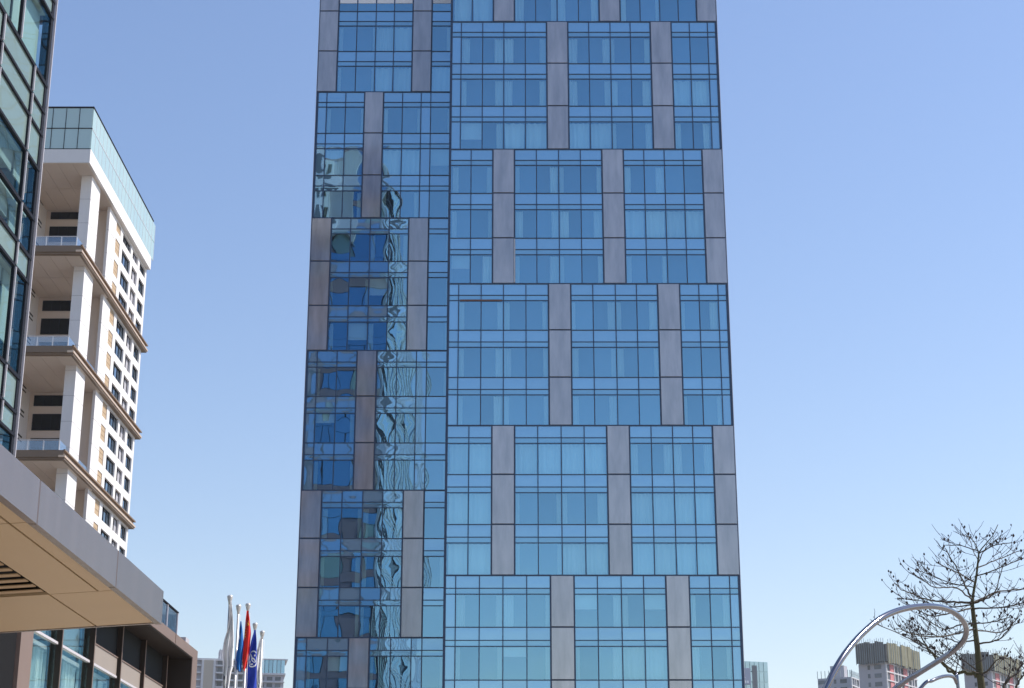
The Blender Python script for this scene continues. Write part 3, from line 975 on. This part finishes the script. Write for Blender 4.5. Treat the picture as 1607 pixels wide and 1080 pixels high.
def flags():
    fin = finial_mesh()
    cone = MB()
    cone.tube([(0, 0, 0), (0, 0, .06), (0, 0, .12), (0, 0, .5)], [.2, .2, .11, .09], 'pole_metal', 14)
    basem = cone.mesh('pole_base', True)
    spec = [(60, 12.0, 'foremost silver flagpole, carrying the limp white flag with grey marks'),
            (62, 12.0, 'silver flagpole carrying the cobalt flag, left of the pole with the red flag'),
            (64.2, 12.42, 'tallest of the silver flagpoles, carrying the red flag'),
            (66.2, 12.0, 'silver flagpole carrying the royal blue flag with a round white emblem'),
            (68.2, 12.0, 'rearmost silver flagpole, carrying the plain white flag, nearest the blue tower')]
    poles = []
    for Y, h, lab in spec:
        x = -9.93
        T = thing('flagpole', (x, Y, 0), lab, 'flagpole', 'row of flagpoles')
        link('shaft', pole_mesh(h), T, (x, Y, 0))
        link('finial', fin, T, (x, Y, h))
        link('base', basem, T, (x, Y, 0))
        poles.append((x, Y, h))

    def flag(name, pole, m, rows, label, cat='flag', pleats=3.0, amp=.09, ph=0.0, marks=None):
        """rows: (drop below the pole top, left x, right x) from the pole axis; pleated limp cloth"""
        x0, Y, h = pole
        NS = 28
        def interp(d):
            for k in range(len(rows) - 1):
                if rows[k][0] <= d <= rows[k + 1][0]:
                    t = (d - rows[k][0]) / (rows[k + 1][0] - rows[k][0])
                    t2 = t * t * (3 - 2 * t) * .5 + t * .5
                    return rows[k][1] + (rows[k + 1][1] - rows[k][1]) * t2, rows[k][2] + (rows[k + 1][2] - rows[k][2]) * t2
            return rows[-1][1], rows[-1][2]
        d0, d1 = rows[0][0], rows[-1][0]
        def P(s, v, off=0.0):
            d = d0 + (d1 - d0) * v
            l, r = interp(d)
            w = r - l
            a = amp * min(1, .3 + v) 
            wob = .035 * math.sin(5 * d + 7 * s + ph)
            px = l + w * s + .03 * math.sin(s * pleats * 2 * math.pi + ph + 1.2 * v) * min(1, w / .3)
            py = -.10 - a * math.sin(s * pleats * 2 * math.pi + ph + 2.0 * v) + wob - off
            pz = h - d - .12 * w * math.sin(s * 3.0 + ph) * v
            return (x0 + px, Y + py, pz)
        NV = 30
        vs = [P(i / NS, j / NV) for j in range(NV + 1) for i in range(NS + 1)]
        fs = [(j * (NS + 1) + i, j * (NS + 1) + i + 1, (j + 1) * (NS + 1) + i + 1, (j + 1) * (NS + 1) + i) for j in range(NV) for i in range(NS)]
        base = Vector((x0, Y, h - d1))
        T = thing(name, base, label, cat, 'flags on the row of poles')
        mb = MB()
        mb.v, mb.f = vs, fs
        mb.m = [mb.mi(m)] * len(fs)
        o = mb.put('cloth', T, smooth=True)
        for (mk, polys, pname) in (marks or []):
            mm = MB()
            for poly in polys:
                mm.poly([P(s, v, .022) for s, v in poly], mk)
            mm.put(pname, T, smooth=False)
        return T

    def ring(cs, cv, rs, rv, a0, a1, th, n=22):
        out = []
        for k in range(n):
            a, b = a0 + (a1 - a0) * k / n, a0 + (a1 - a0) * (k + 1) / n
            q = []
            for (an, f) in ((a, 1), (b, 1), (b, 1 - th), (a, 1 - th)):
                q.append((cs + rs * f * math.cos(an), cv + rv * f * math.sin(an)))
            out.append(q)
        return out
    def blob(cs, cv, rs, rv, n=9, rot=0.0):
        return [(cs + rs * math.cos(2 * math.pi * k / n) * math.cos(rot) - rv * math.sin(2 * math.pi * k / n) * math.sin(rot),
                 cv + rs * math.cos(2 * math.pi * k / n) * math.sin(rot) + rv * math.sin(2 * math.pi * k / n) * math.cos(rot)) for k in range(n)]
    # metres per pixel about .0226
    flag('flag', poles[0], 'white_cloth', [(.2, .03, .08), (1.0, .02, .19), (1.65, -.14, .25), (2.02, -.17, .26), (2.45, -.12, .26), (2.75, -.11, .19), (3.3, -.06, .15), (3.9, -.02, .12)],
         'white flag with small grey marks hanging limp, at the foremost pole', pleats=2.5, amp=.10, ph=.4,
         marks=[('grey_print', [blob(.12, .40, .10, .010), blob(.9, .44, .07, .006), blob(.78, .62, .16, .006), blob(.3, .72, .05, .02), blob(.55, .66, .05, .012), blob(.25, .82, .05, .03)], 'print')])
    flag('flag', poles[1], 'cobalt_cloth', [(.6, .11, .15), (.95, .08, .21), (1.45, .04, .28), (1.8, .0, .27), (2.2, -.01, .24), (2.4, .10, .23)],
         'cobalt blue flag hanging limp left of the red flag', pleats=1.6, amp=.07, ph=1.1)
    star = []
    for k in range(10):
        r = 1.0 if k % 2 == 0 else .42
        a = math.pi / 2 + k * math.pi / 5
        star.append((.62 + .26 * r * math.cos(a), .22 - .055 * r * math.sin(a)))
    small = [blob(.30, .30 + .045 * k, .07, .014, 5) for k in range(4)]
    flag('flag', poles[2], 'red_cloth', [(.28, -.03, .06), (.7, -.06, .13), (1.15, -.09, .19), (1.6, -.11, .19), (2.0, -.12, .16), (2.35, -.09, .09), (2.52, -.03, .02)],
         'red flag with yellow stars hanging limp from the tallest pole', pleats=1.4, amp=.08, ph=2.0,
         marks=[('yellow_print', [star] + small, 'star_print')])
    glyph = [blob(.64, .335, .17, .026, 9, .10), blob(.46, .285, .10, .014, 9, .2), blob(.72, .285, .07, .012, 9, 0), blob(.38, .352, .06, .016, 9, 0), blob(.52, .378, .10, .008, 9, 0)]
    flag('flag', poles[3], 'royal_cloth', [(.28, -.02, .05), (.75, -.12, .12), (1.35, -.22, .15), (1.9, -.26, .18), (2.5, -.34, .20), (3.0, -.30, .22), (3.7, -.02, .24)],
         'royal blue flag with a round white emblem, right of the red flag', pleats=1.5, amp=.055, ph=.2,
         marks=[('white_print', ring(.55, .32, .47, .092, math.pi * .95, math.pi * 1.75, .16) + ring(.55, .32, .47, .092, -.1 * math.pi, .93 * math.pi, .16) + glyph, 'emblem')])
    flag('flag', poles[4], 'white_cloth', [(.25, -.07, .0), (.6, -.14, -.02), (1.0, -.24, -.03), (1.4, -.25, -.02), (1.8, -.22, -.01), (2.1, -.10, .04)],
         'plain white flag folded against the rearmost pole', pleats=1.6, amp=.06, ph=1.4)
flags()

# ------------------------------------------------------------------ steel loop sculpture
def smooth_path(pts, n):
    P = [Vector(p) for p in pts]
    P = [P[0] * 2 - P[1]] + P + [P[-1] * 2 - P[-2]]
    out = []
    for k in range(1, len(P) - 2):
        a, b, c, d = P[k - 1], P[k], P[k + 1], P[k + 2]
        for q in range(n):
            t = q / n
            out.append(.5 * ((2 * b) + (c - a) * t + (2 * a - 5 * b + 4 * c - d) * t * t + (3 * b - a - 3 * c + d) * t ** 3))
    out.append(P[-2])
    return out

def sculpture():
    T = thing('loop_sculpture', (4.0, 18.6, 0), 'polished steel tube sculpture bent into open loops, before the bare tree', 'sculpture')
    def z(p):   # zoomed crop -> photo pixel
        return (1240 + p[0] / 3.858, 800 + p[1] / 3.858)
    big = [((215, 1080), 16.4), ((262, 985), 16.5), ((335, 868), 16.7), ((435, 752), 17.0), ((562, 650), 17.3), ((700, 598), 17.7), ((850, 584), 18.1), ((960, 606), 18.5), ((1036, 660), 18.8), ((1066, 722), 19.1), ((1050, 790), 19.3), ((985, 856), 19.5), ((880, 926), 19.6), ((770, 995), 19.7), ((640, 1080), 19.8)]
    pts = [at(*z(p), Y) for p, Y in big]
    lead = [Vector((2.36, 16.2, 1.2)), Vector((2.52, 16.25, 2.2)), Vector((2.70, 16.3, 2.95)), Vector((2.86, 16.37, 3.36))]
    tail = [Vector((3.75, 19.8, 3.45)), Vector((3.2, 19.7, 2.6)), Vector((3.1, 19.4, 1.5)), Vector((3.6, 19.0, .1))]
    path = smooth_path([(2.30, 16.2, .1)] + lead + pts + tail, 10)
    mb = MB()
    mb.tube(path, .031, 'steel', 20)
    # a slim companion tube runs along the rising limb
    mb.put('large_loop', T, smooth=True)
    sm = [((790, 1080), 20.5), ((860, 1035), 20.6), ((930, 1009), 20.8), ((985, 1012), 21.0), ((1008, 1050), 21.1), ((1018, 1085), 21.1)]
    pts = [at(*z(p), Y) for p, Y in sm]
    path = smooth_path([(3.7, 20.3, .1), (3.75, 20.35, 2.0), (4.3, 20.4, 3.4)] + pts + [(5.5, 21.1, 2.0), (5.5, 21.0, .1)], 8)
    mb = MB()
    mb.tube(path, .021, 'steel', 14)
    mb.put('small_loop', T, smooth=True)
    mb = MB()
    mb.tube([(4.0, 18.6, 0), (4.0, 18.6, .1), (4.0, 18.6, .14)], [3.2, 3.2, 3.1], 'podium_panel', 40)
    mb.put('plinth', T)
sculpture()

# ------------------------------------------------------------------ bare trees
def tree(name, loc, label, trunk, limbs, YT, seed, twig_len=1.0):
    rnd = random.Random(seed)
    T = thing(name, loc, label, 'tree')
    buds = MB()
    def bud(p, s):
        for k in range(rnd.choice((1, 1, 2))):
            q = p + Vector((rnd.gauss(0, s), rnd.gauss(0, s), rnd.gauss(0, s * .7)))
            r = s * rnd.uniform(.5, 1.0)
            buds.tube([q + Vector((0, 0, -1.2 * r)), q, q + Vector((0, 0, 1.3 * r))], [r * .35, r, r * .35], 'bud', 5)
    tm = MB()
    tm.tube([p for p, r in trunk], [r * .85 for p, r in trunk], 'moss_bark', 12)
    tm.put('trunk', T, smooth=True)
    def grow(mb, pts, r0, r1, depth, m, dens, length):
        pts = smooth_path(pts, 5)
        # knobbly, slightly crooked
        for k in range(1, len(pts)):
            pts[k] = pts[k] + Vector((rnd.gauss(0, r0 * .35), rnd.gauss(0, r0 * .5), rnd.gauss(0, r0 * .35)))
        n = len(pts)
        rad = [r0 + (r1 - r0) * (k / (n - 1)) ** .8 for k in range(n)]
        mb.tube(pts, rad, m, 6 if depth == 0 else 4, cap=False)
        L = sum((pts[k + 1] - pts[k]).length for k in range(n - 1))
        if depth >= 2 or L < .2:
            if rnd.random() < .20:
                bud(pts[-1], .022 + .012 * rnd.random())
            return
        cnt = max(2, int(L * dens))
        side = rnd.choice((-1, 1))
        for c in range(cnt):
            u = .22 + .78 * (c + rnd.random()) / cnt
            k = min(int(u * (n - 1)), n - 2)
            d = (pts[k + 1] - pts[k]).normalized()
            side = -side
            perp = d.cross(Vector((0, 0, 1)))
            if perp.length < .2:
                perp = Vector((rnd.gauss(0, 1), rnd.gauss(0, 1), 0))
            perp.normalize()
            dirv = (d * rnd.uniform(.4, .9) + perp * side * rnd.uniform(.3, 1.0) + Vector((0, 0, rnd.uniform(-.15, .7)))).normalized()
            ln = length * rnd.uniform(.45, 1.15) * (1.15 - .55 * u)
            p0 = pts[k]
            p1 = p0 + dirv * ln * .5
            p2 = p1 + (dirv + Vector((rnd.gauss(0, .15), rnd.gauss(0, .15), rnd.uniform(.05, .5)))).normalized() * ln * .5
            grow(mb, [p0, p1, p2], max(rad[k] * .42, .0075), .0045, depth + 1, 'twig', dens * 1.0, length * .6)
        if depth == 0 or rnd.random() < .5:
            bud(pts[-1], .031)
        if rnd.random() < .25:
            bud(pts[int(n * .7)], .03)
    for pts, r0, m in limbs:
        mb = MB()
        grow(mb, pts, r0, max(.009, r0 * .22), 0, m, 4.5, twig_len)
        mb.put('branch', T)
    buds.put('flower_buds', T, kind='stuff')
    return T

def trees():
    Y = 38.0
    z = lambda x, y, dy=0.0: at(1240 + x / 3.858, 800 + y / 3.858, Y + dy)
    tr = [((0, 0), 0)]
    base = z(1165, 1080)
    trunk = [(Vector((base.x + .12, Y, 0)), .19), (Vector((base.x + .06, Y, 2.0)), .16), (z(1160, 1080), .098), (z(1147, 980), .088), (z(1135, 850), .074), (z(1116, 690), .062), (z(1101, 565), .05), (z(1107, 520), .036), (z(1128, 400), .03), (z(1143, 260), .022), (z(1160, 235), .016), (z(1225, 160), .012), (z(1258, 90), .010)]
    L = []
    def limb(pts, r, m='bark'):
        L.append(([z(*p) for p in pts], r, m))
    # top
    limb([(1143, 260), (1110, 190), (1060, 150, -.4)], .016)
    limb([(1140, 250), (1040, 220, .4), (940, 215, .8)], .018)
    limb([(1143, 265), (1240, 215, -.3), (1345, 198, -.6)], .018)
    limb([(1135, 350), (1260, 300, .5), (1400, 245, .9)], .020)
    limb([(1130, 400), (1280, 350, -.7), (1400, 295, -1.0)], .020)
    limb([(1135, 300), (1105, 240, .6), (1085, 170, 1.0)], .014)
    limb([(1137, 330), (1180, 240, -.7), (1255, 180, -1.0)], .016)
    # middle, long upswept arms
    limb([(1095, 525), (1045, 430, .2), (985, 315, .4), (938, 230, .6)], .030)
    limb([(1120, 440), (1010, 380, -.8), (885, 320, -1.2)], .022)
    limb([(1110, 470), (960, 440, 1.2), (765, 362, 1.6)], .020)
    limb([(1102, 545), (1000, 470, -1.2), (880, 470, -1.8), (750, 390, -2.0)], .024)
    limb([(1101, 562), (990, 560, .2), (860, 550, .5), (715, 500, .6), (625, 448, .7)], .036)
    limb([(1108, 565), (1180, 545, -.3), (1240, 490, -.5), (1290, 330, -.6)], .034)
    limb([(1110, 560), (1250, 500, .9), (1400, 480, 1.4), (1480, 460, 1.6)], .030)
    limb([(1112, 600), (1290, 590, -1.4), (1430, 560, -1.9)], .026)
    limb([(1108, 590), (1000, 620, -.9), (850, 640, -1.4), (720, 575, -1.6)], .026)
    limb([(1105, 575), (950, 590, 1.6), (820, 560, 2.2), (660, 535, 2.5)], .022)
    # lower tier
    limb([(1118, 700), (1060, 690, .3), (930, 720, .7), (780, 640, .9)], .028)
    limb([(1120, 720), (960, 760, -1.2), (790, 765, -2.0), (640, 715, -2.3)], .026)
    limb([(1128, 790), (1020, 800, 1.4), (890, 765, 2.0), (700, 745, 2.4)], .024)
    limb([(1135, 810), (1220, 800, -.3), (1280, 770, -.5), (1390, 640, -.6)], .028)
    limb([(1125, 730), (1270, 740, 1.0), (1380, 680, 1.5)], .022)
    limb([(1122, 690), (1220, 680, -1.2), (1330, 650, -1.6)], .020)
    limb([(1147, 985), (1060, 920, -.3), (1000, 870, -.4), (900, 790, -.5)], .020)
    # thick mossy lowest limb
    limb([(1148, 1000), (1060, 985, .1), (985, 985, .2), (920, 930, .3), (850, 860, .4), (790, 800, .5), (740, 755, .6)], .060, 'moss_bark')
    limb([(1000, 985, .2), (900, 900, -.3), (830, 830, -.5), (770, 700, -.6)], .030, 'moss_bark')
    limb([(1150, 1005), (1210, 960, -.2), (1260, 905, -.3), (1330, 900, -.4)], .030)
    limb([(1150, 990), (1050, 960, -.8), (960, 890, -1.0), (700, 770, -1.2), (520, 690, -1.4)], .014)
    tree('bare_tree', (base.x, Y, 0), 'leafless young tree with tiered branches and dark buds, behind the steel loop', trunk, [(p, r * .8, m) for p, r, m in L], Y, 21, .72)
    # second tree: only its upper limbs reach into the corner
    Y = 34.0
    z2 = lambda x, y, dy=0.0: at(1240 + x / 3.858, 800 + y / 3.858, 34.0 + dy)
    b2 = z2(1450, 1150)
    trunk2 = [(Vector((b2.x + .2, 34.0, 0)), .16), (Vector((b2.x + .1, 34.0, 1.8)), .12), (b2, .07)]
    L2 = [([b2, z2(1300, 1085), z2(1345, 1010, .1), z2(1400, 950, .2), z2(1440, 900, .3)], .042, 'bark'),
          ([b2, z2(1370, 1090, -.2), z2(1400, 1020, -.3), z2(1460, 930, -.4)], .034, 'bark'),
          ([b2, z2(1500, 1000, .2), z2(1540, 900, .3)], .040, 'bark')]
    tree('bare_tree', (b2.x + .2, 34.0, 0), 'second leafless tree, mostly beyond the lower right corner, forked limb showing', trunk2, L2, 34.0, 5, .8)
trees()

# ------------------------------------------------------------------ far buildings
def far_frame(loc, rz, name, label, cat, group=None):
    T = thing(name, loc, label, cat, group, rz=rz)
    return T

def far_left_apartments():
    # two white slabs beyond the flags; local x runs along the facade that faces us, -y is that facade
    D = 740.0
    p = at(311, 1033, D)
    top = p.z
    T = far_frame((p.x, D, 0), R(12), 'far_apartment_block', 'distant white apartment block with ribbon balconies, just right of the podium', 'apartment block', 'distant apartment blocks')
    Wd = 26.0
    box('wall', 'far_grey', T, -6, Wd, .8, 20, 0, top - .8)
    box('roof_slab', 'far_white', T, -6.4, Wd + .4, -.6, 20.4, top - .8, top)
    box('stair_shaft', 'far_tan', T, 2.6, 6.6, -.9, .8, 0, top - .82)
    box('shaft_edge', 'far_white', T, 1.6, 2.58, -1.0, .8, 0, top - .82)
    box('shaft_edge', 'far_white', T, 6.62, 7.6, -1.0, .8, 0, top - .82)
    for k in range(9):
        z = top - 3.0 - 3.05 * k
        box('balcony', 'far_white', T, 7.7, Wd, -1.3, .9, z - .3, z + .28)
        box('balcony', 'far_white', T, -6, 1.5, -.7, .9, z - .3, z + .3)
        for q in range(6):
            x = 8.4 + q * 2.9
            w = box('window', 'far_window', T, x, x + 2.1, .74, .82, z + .6, z + 2.5)
        box('window', 'far_window', T, -3.6, -.4, .74, .82, z + .6, z + 2.4)
        box('partition', 'far_white', T, 16.6, 17.2, -1.2, .78, z + .3, z + 2.74)
    box('roof_room', 'far_grey', T, 9, 15, 3, 12, top + .01, top + 4.2)
    box('roof_room', 'far_grey', T, 16.5, 24, 4, 12, top + .01, top + 3.0)
    for k in range(4):
        box('roof_post', 'far_white', T, 9.3 + 1.8 * k, 9.7 + 1.8 * k, 2.6, 2.98, top + .01, top + 4.6)
    D = 800.0
    p = at(384, 1033, D)
    top = p.z
    T = far_frame((p.x, D, 0), R(10), 'far_apartment_block', 'distant apartment block with blue glass top storeys, between the flags and the hotel tower', 'apartment block', 'distant apartment blocks')
    Wd = 19.0
    box('wall', 'far_grey', T, -2, Wd - .6, .6, 18, 0, top - 7.4)
    box('roof_slab', 'far_white', T, -2.2, Wd + .9, -.3, 18.4, top - .5, top)
    box('ledge', 'far_white', T, -2.2, Wd + .1, -.3, 18.2, top - 7.4, top - 6.6)
    box('core', 'far_grey', T, -1.8, Wd - .5, .8, 17, top - 6.6, top - .5)
    for k in range(11):
        x = -1.8 + k * 1.87
        box('glass_panel', 'far_blue_glass', T, x + .1, x + 1.72, .2, .4, top - 6.55, top - .55)
        box('glass_rib', 'far_window', T, x - .08, x + .08, .0, .42, top - 6.55, top - .55)
    for k in range(8):
        z = top - 10.6 - 3.05 * k
        box('balcony', 'far_white', T, 1.5, Wd - .3, -.6, .7, z - .3, z + .1)
        for q in range(5):
            x = -.8 + q * 3.8
            box('window', 'far_window', T, x, x + 2.6, .5, .62, z + .7, z + 2.4)
far_left_apartments()

def far_teal():
    D = 640.0
    p = at(1205, 1039, D)
    top = p.z
    T = far_frame((p.x, D, 0), R(18), 'far_glass_tower', 'distant pale teal glass tower with white rooftop sign, just right of the hotel', 'glass tower')
    Wd = 26.0
    box('core', 'teal_glass', T, -Wd, 0, .5, 22, 0, top)
    for k in range(14):
        x = -Wd + k * Wd / 14
        for q in range(5):
            z1 = top - q * 3.8
            box('glass_panel', 'teal_glass', T, x + .12, x + Wd / 14 - .12, .1, .45, z1 - 3.6, z1 - .15)
    box('recess', 'far_window', T, -6.6, -4.6, .0, .3, 0, top - 1.5)
    box('sign_board', 'logo_panel', T, -14.6, -7.4, -.25, .05, top - 8.6, top - 2.6)
    mb = MB()
    y = -.3
    # a tall A-shaped mark over a line of lettering, too far off to read
    mb.poly([(-12.9, y, top - 6.3), (-12.2, y, top - 6.3), (-11.3, y, top - 3.3), (-12.0, y, top - 3.3)], 'white_print')
    mb.poly([(-10.2, y, top - 6.3), (-9.5, y, top - 6.3), (-11.0, y, top - 3.3), (-11.7, y, top - 3.3)], 'white_print')
    mb.poly([(-12.3, y - .01, top - 5.5), (-10.1, y - .01, top - 5.5), (-10.2, y - .01, top - 5.0), (-12.2, y - .01, top - 5.0)], 'white_print')
    for k in range(6):
        mb.poly([(-13.7 + k * .95, y, top - 8.1), (-13.05 + k * .95, y, top - 8.1), (-13.05 + k * .95, y, top - 7.2), (-13.7 + k * .95, y, top - 7.2)], 'white_print')
    mb.put('sign_print', T)
far_teal()

def far_residential(px, py, D, rz, Wl, Wr, label, net, seed, pink=True, scale=1.0):
    """tower seen corner-on: local origin at the near corner; left face along +y', right face along +x'"""
    rnd = random.Random(seed)
    p = at(px, py, D)
    top = p.z                                  # top of the finished walls at the near corner
    T = far_frame((p.x, D, 0), rz, 'unfinished_residential_tower', label, 'residential tower', 'unfinished residential towers')
    # local frame: right face runs along +x (normal -y), left face along +y (normal -x)
    box('wall', 'far_grey', T, .4, Wr, .4, Wl, 0, top)
    f = 3.0
    for k in range(10):
        z = top - 3.0 - f * k
        # right, sunlit face: white frame of slabs and piers with recessed windows
        box('slab_edge', 'far_white', T, 0, Wr, -.1, .4, z + 2.6, z + 3.0)
        x = .5
        q = 0
        while x < Wr - 2:
            w = 3.0 if q % 2 == 0 else 2.0
            if pink and q % 4 == 1:
                box('pink_panel', 'far_pink', T, x, x + 3.4, .15, .38, z + .02, z + 2.58)
                x += 3.7
            else:
                box('window', 'far_window', T, x + .3, x + w, .28, .42, z + .3, z + 2.3)
                box('pier', 'far_white', T, x - .25, x + .22, -.08, .4, z + .002, z + 2.598)
                x += w + .4
            q += 1
        # left, shaded face
        y = 2.0
        q = 0
        while y < Wl - 2:
            w = 2.6 if q % 2 == 0 else .9
            box('window', 'far_window', T, .3, .42, y, y + w, z + .8, z + 2.3)
            y += w + (1.6 if q % 2 == 0 else 3.6)
            q += 1
    # scaffold netting round the floors still being built
    if net:
        h = net
        mb = MB()
        n = 10
        for (ax, w) in (('x', Wr), ('y', Wl)):
            for k in range(n):
                a, b = w * k / n, w * (k + 1) / n
                za = top + h + rnd.uniform(-.5, .4)
                j = rnd.uniform(-.25, .25)
                if ax == 'x':
                    mb.box(a, b - .04, -1.2 + j, -.9 + j, top + .3 - rnd.uniform(0, .8), za, 'netting')
                else:
                    mb.box(-1.2 + j, -.9 + j, a + .04, b, top + .3 - rnd.uniform(0, .8), za, 'netting_shaded')
        mb.put('scaffold_netting', T)
        box('unfinished_floor', 'netting_shaded', T, -.8, Wr, -.8, Wl, top + .2, top + h - .9)
        for k in range(14):
            x = Wr * k / 13
            box('scaffold_pole', 'scaffold', T, x - .07, x + .07, -1.35, -1.21, top - .5, top + h + rnd.uniform(.6, 1.6))
            y = Wl * k / 13
            box('scaffold_pole', 'scaffold', T, -1.35, -1.21, y - .07, y + .07, top - .5, top + h + rnd.uniform(.6, 1.6))
    else:
        for k in range(10):
            x = Wr * k / 9
            box('roof_rail', 'scaffold', T, x - .1, x + .1, .4, .6, top, top + 2.6)
            y = Wl * k / 9
            box('roof_rail', 'scaffold', T, .4, .6, y - .1, y + .1, top, top + 2.8)
        box('roof_rail', 'scaffold', T, 0.7, Wr, .42, .56, top + 1.4, top + 1.6)
        box('roof_room', 'far_grey', T, 4, Wr * .6, 4, Wl * .7, top, top + 5)
far_residential(1390, 1039, 610, R(56), 10.5, 30, 'far tower wrapped in olive scaffold netting, pink panels below, inside the steel loop', 7.2, 1)
far_residential(1336, 1062, 660, R(62), 13.5, 14, 'far grey residential tower with bare roof railings, left of the netted tower', 0, 2, pink=False)
far_residential(1556, 1053, 640, R(52), 11, 26, 'far residential tower topped with dark netting, behind the trunk of the bare tree', 6.8, 3)

# ------------------------------------------------------------------ thin city haze
def haze():
    m = bpy.data.materials.new('haze')
    m.use_nodes = True
    nt = m.node_tree
    nt.nodes.clear()
    out = nt.nodes.new('ShaderNodeOutputMaterial')
    v = nt.nodes.new('ShaderNodeVolumePrincipled')
    v.inputs['Color'].default_value = (0.93, 0.95, 1.0, 1)
    v.inputs['Density'].default_value = HAZE
    v.inputs['Anisotropy'].default_value = 0.2
    nt.links.new(v.outputs[0], out.inputs['Volume'])
    MATS['haze'] = m
    mb = MB()
    mb.box(-2600, 2600, -1600, 3600, -1.2, 128, 'haze')
    o = mb.put('haze', None)
    o['kind'] = 'stuff'
HAZE = 0.0001
haze()
